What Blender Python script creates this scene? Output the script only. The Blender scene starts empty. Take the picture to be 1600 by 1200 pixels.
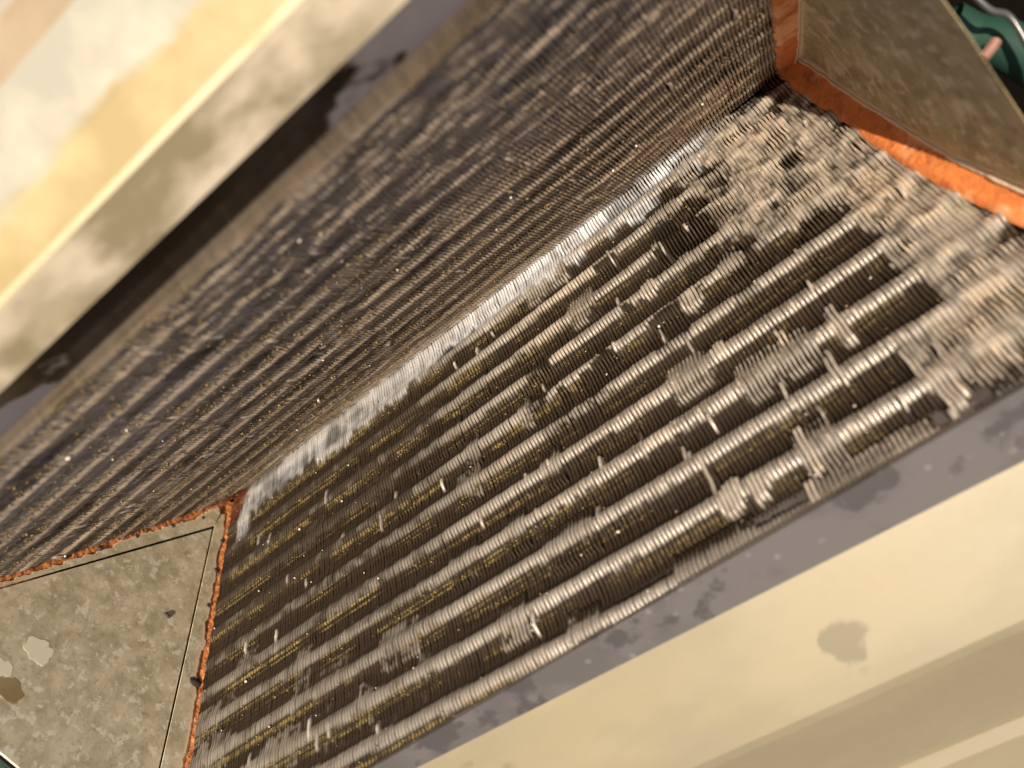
import bpy, math, random
import numpy as np
from mathutils import Matrix, Vector

# ------------------------------------------------------------------ camera, sky, sun, exposure
scene = bpy.context.scene
CAM = np.array([0.15227867, 0.06954529, 0.45659043])
ROT = np.array([[0.76510218, -0.63511522, -0.1060534],
                [-0.55818009, -0.73629243, 0.38250286],
                [-0.3210197, -0.23345688, -0.91784761]])       # rows: right, down, forward
FPX = 1357.48
cd = bpy.data.cameras.new('camera'); cam = bpy.data.objects.new('camera', cd)
scene.collection.objects.link(cam); scene.camera = cam
cd.sensor_width = 36.0; cd.lens = FPX / 1600 * 36.0
cd.clip_start = 0.01; cd.clip_end = 100
M = Matrix.Identity(4)
for i in range(3):
    M[i][0] = ROT[0][i]; M[i][1] = -ROT[1][i]; M[i][2] = -ROT[2][i]; M[i][3] = CAM[i]
cam.matrix_world = M
cd.dof.use_dof = True; cd.dof.focus_distance = 0.425; cd.dof.aperture_fstop = 7.6; cd.dof.aperture_blades = 0

SUN = Vector((0.15, 0.31, 0.94)).normalized()
w = bpy.data.worlds.new('World'); scene.world = w; w.use_nodes = True
nt = w.node_tree; bg = nt.nodes['Background']
sky = nt.nodes.new('ShaderNodeTexSky'); sky.sky_type = 'NISHITA'; sky.sun_disc = False
sky.sun_elevation = math.asin(SUN.z); sky.sun_rotation = math.atan2(SUN.x, SUN.y)
sky.air_density = 1.0; sky.dust_density = 5.0
nt.links.new(sky.outputs[0], bg.inputs[0]); bg.inputs[1].default_value = 0.062
sl = bpy.data.lights.new('sun', 'SUN'); so = bpy.data.objects.new('sun', sl); scene.collection.objects.link(so)
sl.energy = 5.0; sl.angle = math.radians(0.6); sl.color = (1.0, 0.89, 0.72)
so.rotation_euler = SUN.to_track_quat('Z', 'Y').to_euler(); so.location = SUN * 3
scene.view_settings.view_transform = 'Standard'; scene.view_settings.look = 'None'
scene.view_settings.exposure = 0.52; scene.view_settings.gamma = 1.0
scene.render.engine = 'CYCLES'
scene.cycles.max_bounces = 5; scene.cycles.diffuse_bounces = 3; scene.cycles.glossy_bounces = 3; scene.cycles.transmission_bounces = 3

# ------------------------------------------------------------------ helpers
COL = scene.collection
rng = np.random.default_rng(7); random.seed(7)
H = 0.36785549
SH, CH = math.sin(H), math.cos(H)
DIR = {'R': np.array([0, -SH, CH]), 'L': np.array([0, SH, CH])}
NRM = {'R': np.array([0, CH, SH]), 'L': np.array([0, -CH, SH])}
WID = {'R': 0.2262, 'L': 0.2510}

def ray(px, py):
    return ROT.T @ np.array([(px - 800) / FPX, (py - 600) / FPX, 1.0])
def on_plane(px, py, p0, n):
    r = ray(px, py); s = ((np.array(p0) - CAM) @ np.array(n)) / (r @ np.array(n)); return CAM + s * r
def on_slab(px, py, s):
    q = on_plane(px, py, (0, 0, 0), NRM[s]); return q[0], q @ DIR[s]
def slab(s, x, ww, n=0.0):
    return np.array([x, 0, 0]) + ww * DIR[s] + n * NRM[s]

def hash2(ix, iy, seed):
    a = (ix.astype(np.int64) * 374761393 + iy.astype(np.int64) * 668265263 + seed * 1442695041) & 0xffffffff
    a = ((a ^ (a >> 13)) * 1274126177) & 0xffffffff
    a = ((a ^ (a >> 16)) * 2246822519) & 0xffffffff
    return ((a ^ (a >> 15)) & 0xffffff) / float(0xffffff)
def vnoise(x, y, seed=0):
    x = np.asarray(x, float); y = np.asarray(y, float)
    ix = np.floor(x); iy = np.floor(y); fx = x - ix; fy = y - iy
    fx = fx * fx * (3 - 2 * fx); fy = fy * fy * (3 - 2 * fy)
    a = hash2(ix, iy, seed); b = hash2(ix + 1, iy, seed); c = hash2(ix, iy + 1, seed); d = hash2(ix + 1, iy + 1, seed)
    return (a * (1 - fx) + b * fx) * (1 - fy) + (c * (1 - fx) + d * fx) * fy
def fbm(x, y, seed=0, o=3):
    s = 0; t = 0; a = 1.0
    for k in range(o):
        s = s + a * vnoise(x * 2 ** k, y * 2 ** k, seed + k * 17); t += a; a *= 0.5
    return s / t
def sstep(a, b, x):
    t = np.clip((x - a) / (b - a), 0, 1); return t * t * (3 - 2 * t)
def blob(x, ww, cx, cw, rx, rw, seed=3, soft=0.35):
    d = np.sqrt(((x - cx) / rx) ** 2 + ((ww - cw) / rw) ** 2) + 0.9 * (fbm(x * 160, ww * 110, seed) - 0.5)
    return 1 - sstep(1 - soft, 1 + soft * 0.5, d)

def mesh_obj(name, verts, faces, mat, parent=None, smooth=False, attrs=None):
    me = bpy.data.meshes.new(name)
    verts = np.asarray(verts, np.float32)
    me.from_pydata(verts.tolist() if len(verts) < 3000 else [tuple(v) for v in verts], [], [tuple(f) for f in faces])
    if smooth: me.polygons.foreach_set('use_smooth', [True] * len(me.polygons))
    if attrs:
        for k, v in attrs.items():
            at = me.attributes.new(k, 'FLOAT', 'POINT'); at.data.foreach_set('value', np.asarray(v, np.float32))
    me.update()
    me.materials.append(mat)
    o = bpy.data.objects.new(name, me); COL.objects.link(o)
    if parent is not None: o.parent = parent
    return o
def grid_obj(name, verts, nu, nv, mat, parent=None, attrs=None, close_v=False):
    """verts laid out [nu][nv] -> quads"""
    me = bpy.data.meshes.new(name)
    verts = np.asarray(verts, np.float32).reshape(-1, 3)
    nvq = nv if close_v else nv - 1
    iu = np.arange(nu - 1)[:, None]; iv = np.arange(nvq)[None, :]; jv = (iv + 1) % nv
    q = np.stack([iu * nv + iv, (iu + 1) * nv + iv, (iu + 1) * nv + jv, iu * nv + jv], -1).reshape(-1, 4)
    me.vertices.add(len(verts)); me.vertices.foreach_set('co', verts.ravel())
    me.loops.add(q.size); me.loops.foreach_set('vertex_index', q.ravel().astype(np.int32))
    me.polygons.add(len(q)); me.polygons.foreach_set('loop_start', np.arange(0, q.size, 4, dtype=np.int32))
    me.polygons.foreach_set('loop_total', np.full(len(q), 4, np.int32))
    me.polygons.foreach_set('use_smooth', np.ones(len(q), bool))
    if attrs:
        for k, v in attrs.items():
            at = me.attributes.new(k, 'FLOAT', 'POINT'); at.data.foreach_set('value', np.asarray(v, np.float32).ravel())
    me.update(calc_edges=True); me.validate()
    me.materials.append(mat)
    o = bpy.data.objects.new(name, me); COL.objects.link(o)
    if parent is not None: o.parent = parent
    return o
def empty(name, loc=(0, 0, 0)):
    o = bpy.data.objects.new(name, None); COL.objects.link(o); o.location = loc; o.empty_display_size = 0.02; return o
def tag(o, label, cat, group=None):
    o['label'] = label; o['category'] = cat
    if group: o['group'] = group
def prism(name, poly, x0, x1, mat, parent=None, axis=None, smooth=False):
    """poly: list of 3D points (front face), extruded by vector axis"""
    P = np.array(poly); A = np.array(axis); n = len(P)
    v = np.concatenate([P, P + A]); f = [list(range(n)), list(range(2 * n - 1, n - 1, -1))]
    for i in range(n):
        j = (i + 1) % n; f.append([j, i, n + i, n + j])
    return mesh_obj(name, v, f, mat, parent, smooth)
def tube(name, pts, r, mat, parent=None, seg=14):
    P = np.array(pts, float); n = len(P); V = []
    T = np.gradient(P, axis=0); up = np.array([0.3, 0.2, 0.93])
    for i in range(n):
        t = T[i] / np.linalg.norm(T[i]); a = np.cross(t, up); a /= np.linalg.norm(a); b = np.cross(t, a)
        rr = r[i] if hasattr(r, '__len__') else r
        for k in range(seg):
            an = 2 * math.pi * k / seg; V.append(P[i] + rr * (math.cos(an) * a + math.sin(an) * b))
    return grid_obj(name, V, n, seg, mat, parent, close_v=True)
def curve(pts, n=24):
    P = np.array(pts, float); t = np.linspace(0, len(P) - 1, n); out = []
    for u in t:
        i = int(min(max(math.floor(u), 0), len(P) - 2)); f = u - i
        p0 = P[max(i - 1, 0)]; p1 = P[i]; p2 = P[i + 1]; p3 = P[min(i + 2, len(P) - 1)]
        out.append(0.5 * ((2 * p1) + (-p0 + p2) * f + (2 * p0 - 5 * p1 + 4 * p2 - p3) * f * f + (-p0 + 3 * p1 - 3 * p2 + p3) * f ** 3))
    return np.array(out)

# ------------------------------------------------------------------ materials
class NM:
    def __init__(s, name):
        s.m = bpy.data.materials.new(name); s.m.use_nodes = True; s.t = s.m.node_tree
        s.b = s.t.nodes['Principled BSDF']; s.co = s.t.nodes.new('ShaderNodeTexCoord')
    def n(s, k): return s.t.nodes.new(k)
    def l(s, a, b): s.t.links.new(a, b)
    def noise(s, scale, detail=4, rough=0.6, stretch=None, off=0):
        t = s.n('ShaderNodeTexNoise'); t.inputs['Scale'].default_value = scale; t.inputs['Detail'].default_value = detail; t.inputs['Roughness'].default_value = rough
        mp = s.n('ShaderNodeMapping'); mp.inputs['Location'].default_value = (off, off * .7, off * .3)
        if stretch: mp.inputs['Scale'].default_value = stretch
        s.l(s.co.outputs['Object'], mp.inputs[0]); s.l(mp.outputs[0], t.inputs['Vector']); return t.outputs['Fac']
    def voro(s, scale, stretch=None):
        t = s.n('ShaderNodeTexVoronoi'); t.inputs['Scale'].default_value = scale
        mp = s.n('ShaderNodeMapping')
        if stretch: mp.inputs['Scale'].default_value = stretch
        s.l(s.co.outputs['Object'], mp.inputs[0]); s.l(mp.outputs[0], t.inputs['Vector']); return t
    def ramp(s, fac, stops):
        r = s.n('ShaderNodeValToRGB'); e = r.color_ramp.elements
        while len(e) < len(stops): e.new(0.5)
        for i, (p, c) in enumerate(stops):
            e[i].position = p; e[i].color = (c, c, c, 1) if not hasattr(c, '__len__') else (*c, 1)
        s.l(fac, r.inputs[0]); return r.outputs[0]
    def mix(s, fac, a, b):
        m = s.n('ShaderNodeMix'); m.data_type = 'RGBA'
        for v, i in ((fac, 0), (a, 6), (b, 7)):
            if hasattr(v, 'is_output'): s.l(v, m.inputs[i])
            elif i == 0: m.inputs[0].default_value = v
            else: m.inputs[i].default_value = (*v, 1)
        return m.outputs[2]
    def math(s, op, a, b=None):
        m = s.n('ShaderNodeMath'); m.operation = op; m.use_clamp = True
        for v, i in ((a, 0), (b, 1)):
            if v is None: continue
            if hasattr(v, 'is_output'): s.l(v, m.inputs[i])
            else: m.inputs[i].default_value = v
        return m.outputs[0]
    def attr(s, name):
        a = s.n('ShaderNodeAttribute'); a.attribute_name = name; return a.outputs['Fac']
    def set(s, key, v):
        if hasattr(v, 'is_output'): s.l(v, s.b.inputs[key])
        elif hasattr(v, '__len__'): s.b.inputs[key].default_value = (*v, 1)
        else: s.b.inputs[key].default_value = v
    def bump(s, fac, strength, dist):
        b = s.n('ShaderNodeBump'); b.inputs['Strength'].default_value = strength; b.inputs['Distance'].default_value = dist
        s.l(fac, b.inputs['Height']); s.l(b.outputs[0], s.b.inputs['Normal'])

# aluminium fins with dust, moss-coloured grit and wiped clean patches (per-vertex attributes)
m = NM('fin_aluminium')
grain = m.noise(900, 1, 0.6)
grain2 = m.noise(330, 1, 0.6, off=3)
alu = m.mix(grain2, (0.70, 0.61, 0.51), (0.97, 0.88, 0.77))
c1 = m.mix(m.math('MULTIPLY', m.attr('dust_lit_edge'), m.ramp(grain, [(0.25, 0.5), (0.6, 1.0)])), alu, m.mix(grain, (0.35, 0.25, 0.16), (0.57, 0.425, 0.295)))
c2 = m.mix(m.attr('grime_shade'), c1, m.mix(grain, (0.010, 0.006, 0.0035), (0.048, 0.030, 0.017)))  # patchy grime and painted shade share this dark tone
mossf = m.math('MULTIPLY', m.attr('moss'), m.ramp(m.noise(620, 1, 0.5, off=9), [(0.50, 0.0), (0.60, 1.0)]))
c3 = m.mix(mossf, c2, m.mix(grain2, (0.10, 0.070, 0.022), (0.30, 0.225, 0.085)))
c4 = m.mix(m.math('MULTIPLY', m.attr('rust'), m.ramp(grain2, [(0.35, 0.3), (0.6, 1.0)])), m.mix(m.attr('clean'), c3, (0.84, 0.85, 0.89)), m.mix(grain, (0.05, 0.010, 0.005), (0.22, 0.05, 0.018)))
m.set('Base Color', c4); m.set('Specular IOR Level', 0.25)
dirt_and_shade = m.math('MAXIMUM', m.math('MAXIMUM', m.attr('dust_lit_edge'), m.attr('rust')), m.math('MAXIMUM', m.attr('grime_shade'), mossf))
m.set('Metallic', m.math('SUBTRACT', 0.95, m.math('MAXIMUM', dirt_and_shade, m.math('MULTIPLY', m.attr('clean'), 0.75))))
m.set('Roughness', m.math('ADD', m.math('MULTIPLY', dirt_and_shade, 0.35), m.math('ADD', 0.28, m.math('MULTIPLY', grain, 0.14))))
FIN = m.m

m = NM('dark_backing'); m.set('Base Color', m.mix(m.noise(120), (0.008, 0.006, 0.005), (0.03, 0.024, 0.018))); m.set('Roughness', 0.8); BACKING = m.m

def galv(name, base, stain, pale, metallic, rough, scale=30, stretch=(0.45, 1, 1), seed=0, spots=0.0, stain_lo=0.52, stain_hi=0.62, patch=None, tints=None):
    m = NM(name)
    n1 = m.noise(scale, 5, 0.55, stretch, seed); n2 = m.noise(scale * 0.55, 4, 0.6, stretch, seed + 5); n3 = m.noise(scale * 14, 3, 0.7, None, seed)
    c = m.mix(m.ramp(n2, [(0.46, 0.0), (0.56, 1.0)]), base, pale)
    if tints:                                          # broad yellow and olive weathering
        c = m.mix(m.ramp(m.noise(9, 4, 0.6, stretch, seed + 21), [(0.42, 0.0), (0.62, 0.8)]), c, tints[0])
        c = m.mix(m.ramp(m.noise(12, 5, 0.65, stretch, seed + 31), [(0.50, 0.0), (0.66, 0.8)]), c, tints[1])
    if patch:                                          # one dried water mark
        d = m.n('ShaderNodeVectorMath'); d.operation = 'DISTANCE'; m.l(m.co.outputs['Object'], d.inputs[0]); d.inputs[1].default_value = patch[0]
        k = m.math('ADD', m.math('MULTIPLY', d.outputs['Value'], 0.5 / patch[1]), m.math('MULTIPLY', m.noise(95, 4, 0.6, None, 2), 0.75))
        c = m.mix(m.ramp(k, [(0.66, 0.9), (0.76, 0.0)]), c, stain)
    st = m.ramp(n1, [(stain_lo, 0.0), (stain_hi, 1.0)])
    c = m.mix(st, c, stain)
    c = m.mix(m.math('MULTIPLY', n3, 0.25), c, (base[0] * .6, base[1] * .58, base[2] * .55))
    if spots > 0:
        v = m.voro(150); sp = m.ramp(v.outputs['Distance'], [(0.0, 1.0), (0.14, 0.9), (0.22, 0.0)])
        sp = m.math('MULTIPLY', sp, m.ramp(m.noise(45, 3, 0.6, None, 4), [(0.5, 0.0), (0.6, spots)]))
        c = m.mix(sp, c, (0.72, 0.68, 0.62))
    m.set('Base Color', c); m.set('Metallic', metallic)
    m.set('Roughness', m.math('ADD', rough, m.math('MULTIPLY', n3, 0.15)))
    m.bump(n1, 0.15, 0.001)
    return m.m

_q = on_plane(1322, 1003, (0, -0.1012, 0.2085), np.cross((1, -.05, 0), (0, -0.0413, 0.0130))); STAIN = tuple(_q - np.array([0, -0.0822, 0.1990]))
PANL = galv('aged_galvanised_left', (0.30, 0.245, 0.16), (0.19, 0.15, 0.085), (0.46, 0.38, 0.28), 0.15, 0.42, 46, (0.5, 1, 1), 2, stain_lo=0.44, stain_hi=0.57)
YELLOW = galv('yellow_highlight', (0.52, 0.43, 0.25), (0.44, 0.35, 0.18), (0.56, 0.49, 0.32), 0.1, 0.35, 40, (0.5, 1, 1), 12)  # sun glint along the bead, put into the colour
GOLD = galv('gold_chromate', (0.46, 0.345, 0.175), (0.38, 0.275, 0.13), (0.50, 0.40, 0.23), 0.15, 0.42, 22, (0.6, 1, 1), 14)
PALE = galv('pale_oxide', (0.45, 0.41, 0.34), (0.40, 0.345, 0.27), (0.53, 0.48, 0.39), 0.1, 0.5, 22, (0.6, 1, 1), 16)
m = NM('gold_to_pale_patina')
sp = m.n('ShaderNodeSeparateXYZ'); m.l(m.co.outputs['Object'], sp.inputs[0])
mr = m.n('ShaderNodeMapRange'); mr.inputs[1].default_value = 0.024; mr.inputs[2].default_value = 0.056; m.l(sp.outputs[1], mr.inputs[0])
fac = m.ramp(m.math('ADD', m.math('MULTIPLY', mr.outputs[0], 0.62), m.math('MULTIPLY', m.noise(48, 4, 0.6, (0.7, 1, 1), 3), 0.38)), [(0.46, 0.0), (0.54, 1.0)])
c = m.mix(fac, m.mix(m.ramp(m.noise(30, 4, 0.6), [(0.4, 0.0), (0.6, 1.0)]), (0.33, 0.25, 0.12), (0.42, 0.33, 0.175)), m.mix(m.ramp(m.noise(36, 4, 0.6, None, 5), [(0.4, 0.0), (0.6, 1.0)]), (0.34, 0.315, 0.255), (0.46, 0.42, 0.33)))
m.set('Base Color', c); m.set('Roughness', 0.32); BLEND = m.m
BROWN = galv('brown_stained', (0.32, 0.24, 0.15), (0.28, 0.205, 0.125), (0.36, 0.285, 0.19), 0.1, 0.5, 22, (0.6, 1, 1), 18)
PANR = galv('aged_galvanised_right', (0.225, 0.188, 0.122), (0.155, 0.13, 0.082), (0.262, 0.222, 0.15), 0.1, 0.36, 20, (0.5, 1, 1), 8, stain_lo=0.66, stain_hi=0.69, patch=(STAIN, 0.011), tints=((0.30, 0.24, 0.135), (0.205, 0.175, 0.115)))
STRIP = galv('shaded_galvanised', (0.23, 0.20, 0.185), (0.16, 0.14, 0.13), (0.28, 0.245, 0.225), 0.65, 0.30, 40, None, 4, spots=0.25, stain_lo=0.57, stain_hi=0.61)  # same sheet as the cream faces, shaded grey put into the colour

# inner wall: mirror-like clean zinc with dull grey oxide clouds
m = NM('zinc_wall')
sx = m.n('ShaderNodeSeparateXYZ'); m.l(m.co.outputs['Object'], sx.inputs[0])
mr = m.n('ShaderNodeMapRange'); mr.inputs[1].default_value = 0.042; mr.inputs[2].default_value = 0.142; m.l(sx.outputs[0], mr.inputs[0])
mr2 = m.n('ShaderNodeMapRange'); mr2.inputs[1].default_value = 0.01; mr2.inputs[2].default_value = -0.08; m.l(sx.outputs[0], mr2.inputs[0])
bias = m.math('MAXIMUM', mr.outputs[0], m.math('MULTIPLY', mr2.outputs[0], 0.8))
ox = m.ramp(m.math('ADD', m.math('MULTIPLY', m.noise(40, 4, 0.5, None, 1.3), 0.7), m.math('MULTIPLY', bias, 0.4)), [(0.52, 0.0), (0.555, 1.0)])
m.set('Base Color', m.mix(ox, (0.055, 0.05, 0.052), m.mix(m.noise(90), (0.50, 0.40, 0.34), (0.70, 0.575, 0.49))))
m.set('Metallic', m.math('SUBTRACT', 1.0, ox)); m.set('Roughness', m.math('ADD', 0.18, m.math('MULTIPLY', ox, 0.5)))
ZINC = m.m

def plate_mat(name, a, b, pale, seed, rust=True):
    m = NM(name)
    n1 = m.noise(70, 5, 0.65, None, seed); n2 = m.noise(24, 3, 0.55, None, seed + 2); n3 = m.noise(420, 3, 0.7, None, seed + 4)
    v = m.voro(190); fl = m.ramp(v.outputs['Color'], [(0.35, 0.0), (0.9, 1.0)])
    c = m.mix(m.ramp(n1, [(0.40, 0.0), (0.60, 1.0)]), a, b)
    c = m.mix(m.math('MULTIPLY', fl, 0.35), c, (b[0] * 1.2, b[1] * 1.2, b[2] * 1.2))
    c = m.mix(m.ramp(m.noise(150, 4, 0.7, None, seed + 8), [(0.54, 0.0), (0.62, 0.8)]), c, pale)
    c = m.mix(m.ramp(n2, [(0.62, 0.0), (0.68, 0.8)]), c, pale)
    c = m.mix(m.math('MULTIPLY', m.ramp(n3, [(0.55, 0.0), (0.7, 1.0)]), 0.5), c, (a[0] * .6, a[1] * .58, a[2] * .5))
    e = m.attr('edge')
    c = m.mix(m.ramp(e, [(0.3, 0.0), (0.8, 1.0)]), c, (0.88, 0.66, 0.42))
    m.set('Base Color', c); m.set('Metallic', 0.0); m.set('Roughness', m.math('ADD', 0.42, m.math('MULTIPLY', n3, 0.2)))
    m.bump(n1, 0.2, 0.0006)
    return m.m
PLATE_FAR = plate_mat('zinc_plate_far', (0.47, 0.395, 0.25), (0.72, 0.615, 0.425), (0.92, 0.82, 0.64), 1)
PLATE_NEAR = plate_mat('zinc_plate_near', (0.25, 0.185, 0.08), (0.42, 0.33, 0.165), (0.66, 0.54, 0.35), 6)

m = NM('orange_rust')
n1 = m.noise(160, 5, 0.7); n2 = m.noise(45, 3, 0.6, None, 3)
c = m.mix(n1, (0.40, 0.085, 0.015), (0.90, 0.29, 0.07))
c = m.mix(m.ramp(n2, [(0.5, 0.0), (0.62, 0.8)]), c, (0.90, 0.46, 0.22))
c = m.mix(m.ramp(m.noise(110, 5, 0.75, None, 5), [(0.52, 0.0), (0.72, 0.85)]), c, (0.20, 0.045, 0.014))
m.set('Base Color', c); m.set('Roughness', 0.8); m.bump(n1, 0.8, 0.0012); RUST = m.m
m = NM('dark_rust')
n1 = m.noise(300, 4, 0.7); m.set('Base Color', m.mix(m.ramp(n1, [(0.35, 0.0), (0.65, 1.0)]), (0.18, 0.040, 0.012), (0.95, 0.36, 0.11))); m.set('Roughness', 0.85); m.bump(n1, 0.9, 0.001); DRUST = m.m
m = NM('pale_edge'); m.set('Base Color', m.mix(m.noise(120, 4), (0.66, 0.38, 0.20), (0.80, 0.66, 0.48))); m.set('Roughness', 0.6); EDGE = m.m
m = NM('fleck'); m.set('Base Color', m.mix(m.noise(200), (0.92, 0.80, 0.58), (0.97, 0.88, 0.70))); m.set('Roughness', 0.7); FLECK = m.m
m = NM('pit'); m.set('Base Color', m.mix(m.noise(500), (0.02, 0.015, 0.012), (0.10, 0.07, 0.06))); m.set('Roughness', 0.7); PIT = m.m
m = NM('green_plastic'); m.set('Base Color', m.mix(m.noise(60), (0.002, 0.022, 0.014), (0.004, 0.045, 0.028))); m.set('Roughness', 0.75); GREEN = m.m
m = NM('copper'); m.set('Base Color', m.mix(m.noise(200), (0.30, 0.15, 0.11), (0.42, 0.25, 0.20))); m.set('Metallic', 0.5); m.set('Roughness', 0.45); COPPER = m.m
m = NM('grey_cable'); m.set('Base Color', m.mix(m.noise(80), (0.03, 0.03, 0.03), (0.08, 0.08, 0.08))); m.set('Roughness', 0.25); CABLE = m.m
m = NM('dark_floor'); m.set('Base Color', m.mix(m.noise(14), (0.0025, 0.002, 0.0016), (0.007, 0.0055, 0.0045))); m.set('Roughness', 1.0); m.set('Specular IOR Level', 0.0); FLOOR = m.m
m = NM('grit'); m.set('Base Color', m.mix(m.noise(260, 2), (0.05, 0.030, 0.012), (0.42, 0.29, 0.115))); m.set('Roughness', 0.95); m.set('Specular IOR Level', 0.2); GRIT = m.m
m = NM('lint'); m.set('Base Color', m.mix(m.noise(200, 2), (0.50, 0.42, 0.33), (0.75, 0.68, 0.58))); m.set('Roughness', 0.8); LINT = m.m
m = NM('water'); m.set('Base Color', (0.9, 0.9, 0.9)); m.set('Roughness', 0.03); m.set('Transmission Weight', 0.9); m.set('IOR', 1.33); WATER = m.m

# ------------------------------------------------------------------ ground
g = 6.0
gr = mesh_obj('ground', [(-g, -g, -.16), (g, -g, -.16), (g, g, -.16), (-g, g, -.16)], [(0, 1, 2, 3)], FLOOR); gr['kind'] = 'structure'

# ------------------------------------------------------------------ the two finned slabs
PITCH = 0.00176
def band_phase(s, x, ww):
    lam = 0.0208 + 0.008 * (x - 0.06)
    w0 = 0.1200 if s == 'R' else 0.1130
    if s == 'L': lam = 0.0205
    return (ww - w0) / lam

CHUNKS = []
for _px, _py, _rx, _rw in ((1475, 600, .004, .012), (1420, 560, .0025, .010), (1555, 530, .003, .012), (1140, 775, .005, .008), (1105, 745, .002, .010), (1120, 545, .004, .006), (1075, 465, .006, .008),
                           (1010, 445, .004, .006), (1180, 760, .004, .006), (1120, 330, .006, .006), (1300, 570, .002, .009), (1215, 520, .002, .006)):
    _x, _w = on_slab(_px, _py, 'R'); CHUNKS.append((_x, _w, _rx, _rw))
def fields(s, x, ww):
    """surface fields over a slab; x scalar or array, ww array -> dict"""
    ph = band_phase(s, x, ww)
    fr = ph - np.floor(ph + 0.5)                       # -.5 .. .5, 0 on the ridge
    ridge = 0.5 + 0.5 * np.cos(2 * np.pi * fr)
    band = np.floor(ph + 0.5)
    # blocks of fins that were combed or crushed differently, per band
    blk = vnoise(x * 62 + band * 7.3, band * 3.1 + 0.5, 11)
    blk2 = vnoise(x * 140 + band * 3.7, band * 1.7 + 0.5, 23)
    big = fbm(x * 26, ww * 26, 5)
    D = {}
    if s == 'R':
        dustzone = np.maximum(blob(x, ww, 0.172, 0.052, 0.040, 0.055, 2), 0.9 * blob(x, ww, 0.197, 0.12, 0.018, 0.09, 4))
        dustzone = np.maximum(dustzone, 0.8 * blob(x, ww, 0.185, 0.20, 0.020, 0.018, 8))
        val_w = 0.016 + 0.010 * sstep(-0.02, -0.10, x) + 0.014 * (vnoise(x * 110, 0.5 + 0 * ww, 31) - 0.5) + 0.010 * (vnoise(x * 420, 0.5 + 0 * ww, 33) - 0.5)
        val_lo = -0.004 + 0.016 * vnoise(x * 45, 0.5 + 0 * ww, 37) * sstep(0.12, 0.0, x)
        clean = sstep(val_w + .0022, val_w - .0030, ww) * sstep(-0.190, -0.175, x) * (1 - 0.9 * sstep(0.135, 0.165, x))
        clean = np.maximum(clean, sstep(-0.178, -0.182, x) * sstep(-0.192, -0.188, x) * sstep(0.045, 0.035, ww))
        brk = sstep(0.30, 0.55, fbm(x * 55, ww * 60, 45))
        clean = clean * (0.45 + 0.55 * vnoise(x * 500, ww * 60, 41)) * (0.50 + 0.50 * sstep(-0.08, 0.08, x)) * (0.35 + 0.65 * brk)
        furry = 0 * ww
        dark = np.maximum(blob(x, ww, 0.150, 0.035, 0.010, 0.012, 12), np.maximum(blob(x, ww, 0.178, 0.062, 0.006, 0.008, 13), blob(x, ww, 0.172, 0.078, 0.007, 0.007, 14)))
        dark = np.maximum(dark, sstep(0.55, 0.63, fbm(x * 60, ww * 75, 95)) * sstep(0.012, 0.03, ww) * sstep(0.14, 0.10, ww) * sstep(0.0, 0.05, x) * sstep(0.17, 0.13, x))
    else:
        dustzone = np.maximum(blob(x, ww, 0.14, 0.215, 0.085, 0.065, 2, 0.6), 0.8 * blob(x, ww, 0.06, 0.228, 0.07, 0.03, 5))
        clean = sstep(0.009, 0.001, ww - 0.007 * (vnoise(x * 160, 0.5 + 0 * ww, 35) - 0.5)) * vnoise(x * 420, ww * 80, 39) * sstep(-0.17, -0.05, x) * sstep(0.18, 0.14, x)
        dustzone = np.maximum(dustzone, 0.8 * blob(x, ww, 0.135, 0.035, 0.05, 0.022, 15))
        furry = sstep(0.055, 0.010, ww + 0.03 * (fbm(x * 90, ww * 90, 99) - 0.5)) * sstep(0.08, -0.06, x)
        dark = 0.4 * sstep(0.58, 0.68, fbm(x * 40, ww * 150, 97))
    W = WID[s]
    crush = np.clip(sstep(0.90, 0.93, blk2) * sstep(0.35, 0.6, blk), 0, 1) * sstep(-0.02, 0.14, x)      # pale flattened chunks
    if s == 'R':
        for (cx, cw, rx, rw) in CHUNKS: crush = np.maximum(crush, blob(x, ww, cx, cw, rx, rw, 77, 0.2))
    edge = sstep(W - 0.016, W - 0.010, ww) * sstep(-0.0, 0.10, x) if s == 'L' else 0 * ww  # lit outer edge of the left slab, painted in as paler fins
    fine = vnoise(x / PITCH * 0.9, ww * 700, 81); mid = fbm(x * 210, ww * 170, 83, 2) if s == 'R' else fbm(x * 75, ww * 330, 83, 3)
    D['ridge'] = ridge; D['fr'] = fr; D['clean'] = clean; D['crush'] = crush
    far = sstep(0.10, -0.10, x)
    shine = blob(x, ww, 0.105, 0.165, 0.09, 0.085, 87, 0.8) if s == 'R' else 0 * ww
    lip = ridge ** (3.0 - 0.8 * shine) * (0.74 + 0.26 * vnoise(x * 300, band + 0.5, 43)) * (1 - 0.35 * far)
    infill = sstep(0.66, 0.70, blk) * (1 - 0.6 * far)                                 # between bands: fins stand up as wavy lines
    dz = np.clip(np.maximum(np.maximum(dustzone, 0.9 * furry), edge), 0, 1)
    D['tw'] = PITCH * (0.40 + 0.03 * lip + 0.03 * far - 0.15 * infill * sstep(0.7, 0.3, ridge) - 0.04 * sstep(0.35, 0.65, ridge) * (1 - lip) + 0.10 * dz * (0.4 + mid))
    D['tw'] = np.maximum(D['tw'], PITCH * 0.38 * clean); D['tw'] = np.maximum(D['tw'], PITCH * 0.40 * crush * (0.7 + 0.3 * fine)) * (1 - 0.25 * dark)
    A = 0.0010 + 0.0036 * sstep(-0.14, 0.07, x) if s == 'R' else 0.0006
    dep = -A * (1 - ridge ** (2.2 - 0.5 * shine)) * (1 - 0.55 * infill) * (1 - 0.75 * dz) * (1 - 0.85 * clean) * (1 - 0.75 * crush)
    D['n'] = dep - 0.0012 * dark + 0.0003 * dz * (mid - 0.5)
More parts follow.
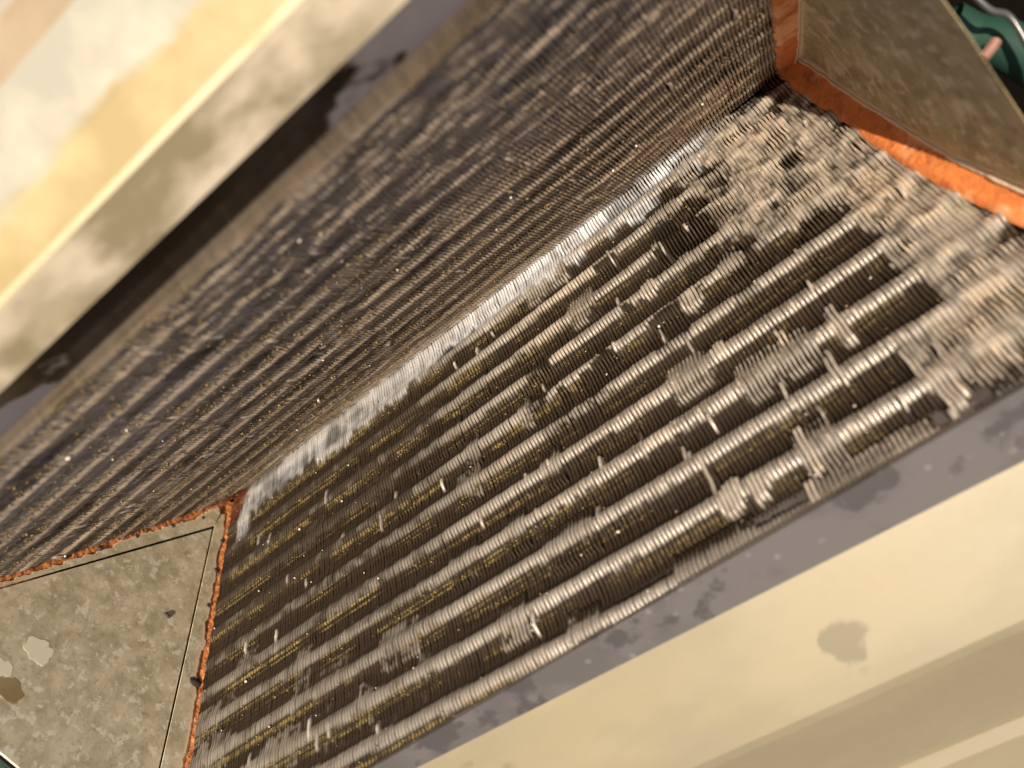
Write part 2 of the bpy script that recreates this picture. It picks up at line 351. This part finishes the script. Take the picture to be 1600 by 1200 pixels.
    if s == 'L': D['n'] = D['n'] + 0.00020 * np.cos(6 * np.pi * fr) + 0.0024 * dustzone * (mid - 0.3)
    base = 0.06 if s == 'R' else 0.88
    D['dust_lit_edge'] = np.clip(base + (0.62 if s == 'R' else 0.85) * dz * (0.30 + 0.8 * mid) + 0.45 * sstep(0.55, 0.75, big) + 0.40 * infill * (1 - ridge) + 0.30 * crush + 0.5 * (fine > 0.86), 0, 1) * (1 - clean)
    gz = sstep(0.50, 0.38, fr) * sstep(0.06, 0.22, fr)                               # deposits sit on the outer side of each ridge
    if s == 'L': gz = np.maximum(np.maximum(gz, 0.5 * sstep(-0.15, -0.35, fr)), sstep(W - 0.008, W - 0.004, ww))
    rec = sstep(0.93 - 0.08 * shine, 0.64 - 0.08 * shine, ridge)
    gr = (0.95 * rec * (1 - 0.75 * infill) if s == 'R' else 0.32 * rec) + 0.6 * sstep(0.56, 0.38, big) * (1 - ridge * 0.8) + 0.35 * sstep(0.55, 0.75, fine) * (1 - 0.6 * ridge) + dark  # recess shade painted dark between ridges, plus patchy grime
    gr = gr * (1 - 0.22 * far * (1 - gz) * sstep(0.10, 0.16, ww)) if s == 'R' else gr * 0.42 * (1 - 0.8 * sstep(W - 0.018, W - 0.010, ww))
    D['grime_shade'] = np.clip(gr * (1 - 0.88 * dz) * (1 - clean) * (1 - 0.9 * crush) * (1.1 + 0.5 * mid), 0, 1)
    D['grime_shade'] = np.maximum(D['grime_shade'], dz * (0.14 + 0.30 * sstep(0.50, 0.34, mid) + (0.50 if s == 'R' else 0.2) * sstep(0.50, 0.80, vnoise(x / PITCH * 0.7, ww * 260, 85))) * (1 - clean))
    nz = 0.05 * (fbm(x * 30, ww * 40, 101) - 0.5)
    shade_grad = sstep(0.11, -0.07, x) * (0.66 + 0.34 * sstep(0.22, 0.08, ww + nz)) if s == 'R' else 0.50 * sstep(0.17, 0.05, ww + nz) * (1 - furry)  # shading towards valley and lower left, painted into the fin colour
    D['grime_shade'] = np.maximum(D['grime_shade'], np.clip(shade_grad * (1.0 - (0.36 - 0.28 * sstep(0.04, -0.08, x)) * ridge ** 3) * (0.85 + 0.5 * mid), 0, 0.97) * (1 - clean) * (1 - 0.8 * dz))
    D['grime_shade'] = np.maximum(D['grime_shade'], dark * (0.95 - 0.6 * ridge ** 4))
    D['moss'] = np.clip((0.25 + 0.75 * (fine > 0.45)) * gz * (0.40 + 0.90 * far) * sstep(0.30, 0.55, fbm(x * 60, ww * 60, 51)), 0, 1) * (1 - clean) * (1 - 0.6 * dustzone) * (1 - crush)
    D['rust'] = np.maximum(blob(x, ww, -0.196, 0.006, 0.011, 0.018, 91), 0.9 * blob(x, ww, 0.197, 0.004, 0.009, 0.012, 93))
    D['clean'] = D['clean'] * (1 - D['rust'])
    return D

XS = np.arange(-0.1985, 0.2245, PITCH)
NC = 150
def build_slab(s, name, label):
    root = empty(name, (0, 0, 0)); tag(root, label, 'coil')
    W = WID[s]
    ww = np.linspace(-0.004, W, NC)
    d = DIR[s]; nn = NRM[s]
    for i, x in enumerate(XS):
        x = float(x)
        if s == 'L' and x < -0.2: continue
        F = fields(s, x + 0 * ww, ww)
        lateral = PITCH * (0.10 * np.sin(2 * np.pi * F['fr'] * 2 + 0.6) * (1 - 0.7 * F['ridge']) + 0.16 * (vnoise(x * 900, ww * 90, 61) - 0.5)
                           + 0.22 * (fbm(x * 75, ww * 48, 67, 2) - 0.5))
        # now and then a stretch of the rolled edge is bent flat into a pale sliver
        if rng.uniform() < 0.22:
            cw_ = rng.uniform(0.02, W); hl = rng.uniform(0.002, 0.006); sv = sstep(hl, hl * 0.6, np.abs(ww - cw_)) * rng.uniform(0.4, 1.0)
            F['tw'] = np.maximum(F['tw'], PITCH * 0.46 * sv); F['n'] = F['n'] * (1 - sv) + 0.0005 * sv
            for k_ in ('grime_shade', 'moss'): F[k_] = F[k_] * (1 - sv)
            F['dust_lit_edge'] = np.maximum(F['dust_lit_edge'] * (1 - sv), 0.5 * sv); F['clean'] = np.maximum(F['clean'], 0.08 * sv); lateral = lateral + PITCH * 0.35 * sv
        n0 = F['n'] + 0.0005 * (vnoise(x * 1500, ww * 140, 71) - 0.5)
        tw = F['tw'] * (0.88 + 0.24 * vnoise(x * 1700, ww * 160, 73))
        tb = 0.00016
        # cross-section of one fin: thin web, rolled front edge
        offx = np.stack([0 * tw - tb, 0 * tw - tb, -tw, -0.55 * tw, 0.55 * tw, tw, 0 * tw + tb, 0 * tw + tb], 1)
        offn = np.stack([0 * tw - 0.018, n0 - 0.0022, n0 - 0.50 * tw, n0, n0, n0 - 0.50 * tw, n0 - 0.0022, 0 * tw - 0.018], 1)
        X = offx + lateral[:, None]
        P = X[..., None] * np.array([1.0, 0, 0]) + ww[:, None, None] * d + offn[..., None] * nn
        rep = lambda a: np.repeat(a[:, None], 8, 1)
        att = {k: rep(F[k]) for k in ('dust_lit_edge', 'grime_shade', 'moss', 'clean', 'rust')}
        for k in ('dust_lit_edge', 'moss', 'clean', 'rust'):
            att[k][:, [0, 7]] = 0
        att['grime_shade'][:, [0, 7]] = np.maximum(att['grime_shade'][:, [0, 7]], 0.75)  # fin web coloured darker towards its root
        att['grime_shade'][:, [1, 6]] = np.maximum(att['grime_shade'][:, [1, 6]], 0.35)
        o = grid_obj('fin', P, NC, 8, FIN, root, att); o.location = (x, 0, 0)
    # dark panel added behind the fins to block light from beneath
    a = [slab(s, -0.205, -0.006, -0.0175), slab(s, 0.226, -0.006, -0.0175), slab(s, 0.226, W - .001, -0.0175), slab(s, -0.205, W - .001, -0.0175)]
    prism('added_back_panel', a, 0, 0, BACKING, root, -0.03 * nn)
    return root
slabR = build_slab('R', 'fin_coil', 'dirty aluminium finned coil slab with bright ridged bands, lower right of the valley')
slabL = build_slab('L', 'fin_coil', 'dull brown finned coil slab on the upper left side of the valley')

# ------------------------------------------------------------------ far end plate (lower left)
def jag(t, amp, f, seed): return amp * (2 * fbm(t * f, 0 * t + .5, seed, 4) - 1)
def far_plate():
    root = empty('end_plate', (-0.2, 0, 0)); tag(root, 'triangular zinc end plate with scribed border and jagged rusty rim, lower left', 'end plate')
    X0 = -0.2; top = 0.214
    # local coords: root at (-0.2,0,0)
    def outline(off, amp, seed, n=260):
        zs = np.linspace(0, 1, n)
        R_, L_ = [], []
        for t in zs:
            wv = 0.012 + t * (top / CH - 0.012)
            j = max(.0003, off + float(jag(np.array([wv]), amp, 75, seed)[0] + jag(np.array([wv]), .0011, 330, seed + 7)[0]))
            p = wv * DIR['R'] + j * NRM['R']; R_.append((p[1], p[2]))
            j = max(.0003, off + float(jag(np.array([wv]), amp, 75, seed + 50)[0] + jag(np.array([wv]), .0011, 330, seed + 57)[0]))
            p = wv * DIR['L'] + j * NRM['L']; L_.append((p[1], p[2]))
        return R_, L_
    R1, L1 = outline(0.0016, 0.0028, 3)
    R1[0] = (-0.0005, 0.0155); L1[0] = (0.0008, 0.0155)
    # inner panel edges: straight lines from the scribed corner
    c0 = np.array([-0.0017, 0.0288]); dr = np.array([-0.0515, 0.1733]) - c0; dl = np.array([0.0572, 0.1577]) - c0
    def inner(t, dd): 
        z = c0[1] + t * (top - c0[1]); return c0 + dd * ((z - c0[1]) / dd[1])
    n = len(R1)
    for rim, dd, seed in ((R1, dr, 1), (L1, dl, 2)):
        V, F_, E_ = [], [], []
        for i, q in enumerate(rim):
            t = i / (n - 1); p = inner(t, dd); q = np.array(q)
            e = p - q
            for k, f in enumerate((0.0, 0.12, 0.24, 0.62, 1.0)):
                pt = q + e * f - (e / (np.linalg.norm(e) + 1e-9)) * (0.0004 if k == 4 else 0)
                V.append((0.0 - (0.0007 if k == 0 else 0), pt[0], pt[1])); E_.append([1.4, 1.25, 0.5, 0, 0][k] * (0.6 + 0.6 * vnoise(np.array(i * .31), np.array(.5), seed)))
        for i in range(n - 1):
            for k in range(4):
                a = i * 5 + k; F_.append((a, a + 1, a + 6, a + 5) if seed == 1 else (a, a + 5, a + 6, a + 1))
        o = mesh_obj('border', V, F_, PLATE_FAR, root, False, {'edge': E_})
        md = o.modifiers.new('thick', 'SOLIDIFY'); md.thickness = 0.0005; md.offset = 0
    # inner panel, set back a hair behind the border
    ir = [inner(t, dr) for t in (0, 1)]; il = [inner(t, dl) for t in (0, 1)]
    pv = [(-0.0004, ir[0][0], ir[0][1] + .0028), (-0.0004, ir[1][0] + .0004, ir[1][1]), (-0.0004, il[1][0] - .0004, il[1][1])]
    prism('panel', pv, 0, 0, PLATE_FAR, root, (-0.001, 0, 0))
    bk = [(-0.003, -0.001, 0.004), (-0.003, R1[-1][0], R1[-1][1]), (-0.003, L1[-1][0], L1[-1][1])]
    prism('backing', bk, 0, 0, BACKING, root, (-0.001, 0, 0))
    # rust creeping out from under the rim
    for S, sd in (('R', 9), ('L', 10)):
        V, F_ = [], []
        for i in range(260):
            wv = 0.002 + i / 259 * (top / CH + .004); 
            j0 = -0.0012; j1 = 0.0042; j0 = j0 + float(jag(np.array([wv]), 0.0012, 210, sd)[0])
            for j, xx in ((j0, 0.0002), ((j0 + j1) / 2, -0.0006), (j1, -0.0022)):
                p = wv * DIR[S] + j * NRM[S]; V.append((xx + 0.0006 * float(vnoise(np.array(wv * 800), np.array(j * 3000), sd)), p[1], p[2]))
        for i in range(259):
            for k in range(2):
                a = i * 3 + k; F_.append((a, a + 1, a + 4, a + 3) if S == 'R' else (a, a + 3, a + 4, a + 1))
        mesh_obj('rust_rim', V, F_, DRUST, root, True)
    # rust stain pooled in the corner of the valley
    # pits and corroded rivets
    def fleck(px, py, r, mat, el, rot, sd):
        q = on_plane(px, py, (-0.2002, 0, 0), (1, 0, 0)); P_ = []
        for i in range(36):
            a = 2 * math.pi * i / 36; jr = r * (0.35 + 1.3 * float(fbm(np.array(1.6 * math.cos(a) + sd), np.array(1.6 * math.sin(a) + 5), 3)))
            u, v = jr * el * math.cos(a), jr * math.sin(a)
            P_.append((-0.00034, q[1] + u * math.cos(rot) - v * math.sin(rot), q[2] + u * math.sin(rot) + v * math.cos(rot)))
        prism('paint_fleck', P_, 0, 0, mat, root, (-0.0003, 0, 0))
    def pit(px, py, r, name, mat, el=1.0, rot=0.0):
        q = on_plane(px, py, (-0.1998 if mat is PIT else -0.2003, 0, 0), (1, 0, 0)); V = [(q[0] + .2 + min(r * .35, .0001 if mat is not PIT else .0004), q[1], q[2])]; k = 11 if mat is PIT else 26; sd_ = random.uniform(0, 99)
        for ring, rr, hx in ((0, .6, .28), (1, 1.0, 0.0)):
            for i in range(k):
                a = 2 * math.pi * i / k; jr = r * rr * (random.uniform(.8, 1.2) if mat is PIT else 0.45 + 1.1 * float(fbm(np.array(1.5 * math.cos(a) + sd_), np.array(1.5 * math.sin(a) + 5), 3)))
                u, v = jr * el * math.cos(a), jr * math.sin(a)
                V.append((q[0] + .2 + min(r * hx, .00008 if mat is not PIT else .0003) - (.0006 if ring else 0), q[1] + u * math.cos(rot) - v * math.sin(rot), q[2] + u * math.sin(rot) + v * math.cos(rot)))
        F_ = [(0, 1 + i, 1 + (i + 1) % k) for i in range(k)] + [(1 + i, 1 + k + i, 1 + k + (i + 1) % k, 1 + (i + 1) % k) for i in range(k)]
        mesh_obj(name, V, F_, mat, root, True)
    for px, py, r in ((317, 809, .0017), (270, 822, .0016), (157, 856, .0019), (347, 845, .0020), (338, 891, .0022), (326, 946, .0020), (214, 838, .0015)):
        pit(px, py, r, 'rivet', PIT)
    pit(98, 867, .0028, 'sealant_blob', PIT, 2.0, 1.0); pit(306, 1066, .0034, 'sealant_blob', PIT, 1.5, 0.3); pit(262, 961, .0010, 'sealant_blob', PIT, 2.0, 0.0)
    fleck(64, 1020, .0062, FLECK, 1.1, 0.4, 3); fleck(16, 1076, .0056, GOLD, 1.3, 0.2, 8); fleck(5, 1042, .0040, FLECK, 1.0, 1.2, 14)
    return root
far_plate()

# ------------------------------------------------------------------ near end plate (upper right)
def near_plate():
    root = empty('end_plate', (0.21, 0, 0)); tag(root, 'olive zinc end plate with wide bright orange rusted flange, upper right', 'end plate')
    off = np.array([0.21, 0, 0])
    lowR = np.array([(.1990, -.002), (.1998, .027), (.2028, .056), (.2061, .108), (.2101, .137), (.2167, .175), (.2235, .214), (.2265, .235)])
    upR = np.array([(.2085, .002), (.2105, .035), (.2116, .0576), (.2150, .1), (.2179, .1342), (.2231, .1648), (.2290, .205), (.233, .235)])
    lowL = np.array([(.1988, -.002), (.2000, .024), (.2005, .068), (.2019, .106), (.2050, .2), (.206, .235)])
    upL = np.array([(.2070, .002), (.2098, .039), (.2110, .079), (.2132, .15), (.2152, .2), (.216, .235)])
    ts = np.linspace(0, .232, 120)
    edges = {}
    for S, lo, up in (('R', lowR, upR), ('L', lowL, upL)):
        xl = np.interp(ts, lo[:, 1], lo[:, 0]) + jag(ts, 0.0011, 130, 3 if S == 'R' else 5); xu = np.interp(ts, up[:, 1], up[:, 0]) + jag(ts, 0.0005, 90, 4)
        V, F_ = [], []
        K = 7
        for i, t in enumerate(ts):
            for k in range(K):
                f = k / (K - 1)
                nnn = 0.0008 + (0.0035 if S == 'R' else 0.0012) * f ** 2 + 0.0005 * float(vnoise(np.array(t * 700), np.array(k * .9), 8))
                if k == 0: nnn = -0.0012
                V.append(slab(S, xl[i] * (1 - f) + xu[i] * f, t, nnn) - off)
        for i in range(len(ts) - 1):
            for k in range(K - 1):
                a = i * K + k; F_.append((a, a + 1, a + K + 1, a + K) if S == 'R' else (a, a + K, a + K + 1, a + 1))
        o = mesh_obj('rusty_flange', V, F_, RUST, root, True)
        # worn bead along the fold, bend highlight painted into its pale colour
        E_ = np.array([slab(S, xu[i], t, (0.0048 if S == 'R' else 0.0024) + .0006 * float(vnoise(np.array(t * 500), np.array(.5), 9))) for i, t in enumerate(ts)]) - off
        tube('fold_edge_highlight', E_, [0.0002 + 0.0011 * float(fbm(np.array(t * 260), np.array(.5), 19)) * (0.5 + 4 * t) for t in ts], EDGE, root, 8)
        edges[S] = np.array([slab(S, xu[i] + .0006, t, 0.0046 if S == 'R' else 0.0022) for i, t in enumerate(ts)]) - off
    # plate spanned between the two folds, dished slightly, cut off along a ragged top edge
    eR, eL = edges['R'], edges['L']; mid = len(ts) // 2
    pn = np.cross(eR[mid] - eR[2], eL[mid] - eR[2])
    A_ = on_plane(1432, 0, eR[mid] + off, pn) - off; B_ = on_plane(1560, 197, eR[mid] + off, pn) - off
    def cut(E2):
        sd = [np.cross((B_ - A_)[1:], (e - A_)[1:]) for e in E2]
        for i in range(len(sd) - 1):
            if sd[i] * sd[i + 1] <= 0: return ts[i]
        return ts[-1]
    tR, tL = cut(eR), cut(eL)
    V, F_, E_ = [], [], []
    K = 21; NR = 110
    for i in range(NR):
        u = i / (NR - 1)
        a = np.array([np.interp(u * tR, ts, eR[:, c]) for c in range(3)]); b = np.array([np.interp(u * tL, ts, eL[:, c]) for c in range(3)])
        for k in range(K):
            f = k / (K - 1); p = a * (1 - f) + b * f
            p = p + np.array([0.0025 * math.sin(math.pi * f) * min(1, u / .15), 0, 0])
            if i == NR - 1: p = p + np.array([0, 0, 0.0022 * (float(vnoise(np.array(k * 1.3), np.array(.5), 5)) - .5)])
            V.append(p); E_.append(max(0, 1 - min(f, 1 - f) * np.linalg.norm(a - b) / 0.0045) * .95)
    for i in range(NR - 1):
        for k in range(K - 1):
            a = i * K + k; F_.append((a, a + K, a + K + 1, a + 1))
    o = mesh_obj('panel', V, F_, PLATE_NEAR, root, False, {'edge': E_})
    md = o.modifiers.new('thick', 'SOLIDIFY'); md.thickness = 0.0002; md.offset = 0
    return root
near_plate()

# ------------------------------------------------------------------ sheet-metal pan rails either side
def rail(name, label, prof, skew, mats, x0=-0.50, x1=0.50, names=None):
    """prof: list of (y,z); one folded face per segment, skew shifts y with x"""
    root = empty(name, (0, prof[0][0], prof[0][1])); tag(root, label, 'pan rail')
    nx = 60
    for k in range(len(prof) - 1):
        a = np.array(prof[k]); b = np.array(prof[k + 1]); V, F_ = [], []
        nseg = 6
        sa, sb = skew[k], skew[k + 1]
        for i in range(nx):
            x = x0 + (x1 - x0) * i / (nx - 1)
            for j in range(nseg):
                f = j / (nseg - 1); p = a * (1 - f) + b * f
                y = p[0] + (sa * (1 - f) + sb * f) * (x - .06)
                z = p[1] + 0.0005 * float(fbm(np.array(x * 9), np.array(y * 25), 3)) 
                V.append((x, y - prof[0][0], z - prof[0][1]))
        for i in range(nx - 1):
            for j in range(nseg - 1):
                q = i * nseg + j; F_.append((q, q + nseg, q + nseg + 1, q + 1) if b[0] > a[0] else (q, q + 1, q + nseg + 1, q + nseg))
        mesh_obj(names[k] if names else 'folded_face', V, F_, mats[k], root, True)
    return root
railR = rail('pan_rail', 'cream sunlit folded metal rail with grey inner strip, along the lower right coil edge',
     [(-0.0822, 0.1990), (-0.0835, 0.2112), (-0.1012, 0.2085), (-0.1425, 0.2215), (-0.1465, 0.2210), (-0.1950, 0.2050), (-0.1985, 0.2085), (-0.2600, 0.2130), (-0.2620, 0.15)],
     [0, 0, -0.05, -0.05, -0.05, -0.05, -0.05, -0.05, -0.05], [STRIP, STRIP, PANR, PANR, PANR, PANR, PANR, PANR],
     names=['lip', 'inner_strip', 'sloped_face', 'ridge', 'outer_face', 'step', 'outer_flange', 'skirt'])
railL = rail('pan_rail', 'stained yellow and cream folded metal rail beyond the dark gap, upper left',
     [(0.0915, 0.2180), (0.0930, 0.2250), (0.1018, 0.2500), (0.1163, 0.2545), (0.1182, 0.2545), (0.1310, 0.2525), (0.1500, 0.2545), (0.1600, 0.2530), (0.1680, 0.2560), (0.2800, 0.2600), (0.2820, 0.15)],
     [0] * 12, [ZINC, ZINC, PANL, YELLOW, BLEND, BLEND, BROWN, PALE, PALE, PALE],
     names=['lip', 'inner_wall', 'top_face', 'bead', 'sloped_face', 'raised_face', 'groove', 'step', 'outer_flange', 'skirt'])

# ------------------------------------------------------------------ things glimpsed past the plates
def at(px, py, dist): 
    r = ray(px, py); return CAM + r * dist
c = curve([at(1480, 40, .31), at(1520, 60, .31), at(1570, 70, .305), at(1640, 110, .30)], 20)
o = tube('green_wire', c, 0.0085, GREEN); tag(o, 'blurred dark green insulated wire behind the olive plate, top right corner', 'wire')
c = curve([at(1535, 92, .295), at(1549, 75, .295), at(1556, 64, .295)], 8)
o = tube('copper_stub', c, 0.0021, COPPER); tag(o, 'small pinkish copper stub in front of the green wire, top right corner', 'wire end')
c = curve([at(1500, -30, .285), at(1545, 14, .285), at(1575, 24, .285), at(1600, 60, .285), at(1640, 140, .285)], 24)
o = tube('grey_cable', c, 0.0012, CABLE); tag(o, 'thin shiny grey cable with white glints, top right corner', 'cable')
c = curve([at(-40, 1180, .37), at(-5, 1190, .37), at(20, 1215, .37), at(30, 1260, .37)], 14)
o = tube('green_wire', c, 0.008, GREEN); tag(o, 'dark green wire end peeping out at the bottom left corner', 'wire')

# ------------------------------------------------------------------ loose grit, lint and droplets
def specks(name, pts, sizes, mat, label, cat):
    ico = np.array([(0, 0, 1), (.9, 0, .1), (.2, .85, 0), (-.8, .5, .1), (-.7, -.6, 0), (.3, -.9, .1), (0, 0, -1)], float)
    fc = [(0, 1, 2), (0, 2, 3), (0, 3, 4), (0, 4, 5), (0, 5, 1), (6, 2, 1), (6, 3, 2), (6, 4, 3), (6, 5, 4), (6, 1, 5)]
    V, F_ = [], []
    for p, sz in zip(pts, sizes):
        A = np.linalg.qr(rng.normal(size=(3, 3)))[0]; b = len(V)
        st = np.array([1, rng.uniform(.5, 1), rng.uniform(.5, 1)])
        for v in ico: V.append(p + A @ (v * st * sz * rng.uniform(.75, 1.2)))
        F_ += [tuple(b + i for i in f) for f in fc]
    o = mesh_obj(name, V, F_, mat, None, True); o['kind'] = 'stuff'; tag(o, label, cat); return o
P, Z = [], []
for S, N in (('R', 16000), ('L', 22000)):
    x = rng.uniform(-.198, .222, N); q = rng.uniform(0, WID[S], N)
    F = fields(S, x, q); keep = rng.uniform(size=N) < (0.01 + (0.75 if S == 'R' else 1.1) * F['moss'])
    for xx, qq, nn_ in zip(x[keep], q[keep], F['n'][keep]):
        P.append(slab(S, xx, qq, nn_ + .0002)); Z.append(abs(rng.normal(0, .00026)) + (.00016 if S == 'R' else .00022))
specks('grit', P, Z, GRIT, 'yellow brown grit scattered over the coil fins', 'grit')
P, Z = [], []
for S, N in (('R', 150), ('L', 90)):
    for _ in range(N):
        xx = rng.uniform(-.198, .222); qq = rng.uniform(0.02, WID[S]); P.append(slab(S, xx, qq, .0003)); Z.append(abs(rng.normal(0, .00040)) + .0001)
specks('lint', P, Z, LINT, 'pale flecks of lint caught on the coil fins', 'lint')
P, Z = [], []
for px, py in ((833, 978), (843, 971), (835, 987), (1268, 744), (1262, 650), (1278, 745), (1117, 650), (1109, 652)):
    x, q = on_slab(px, py, 'R'); P.append(slab('R', x, q, .0012)); Z.append(.0008)
for px, py in ((524, 440), (643, 431), (642, 386), (450, 390), (563, 448)):
    x, q = on_slab(px, py, 'L'); P.append(slab('L', x, q, .0008)); Z.append(.0005)
specks('water_droplets', P, Z, WATER, 'glinting water droplets clinging to the coil fins', 'water')
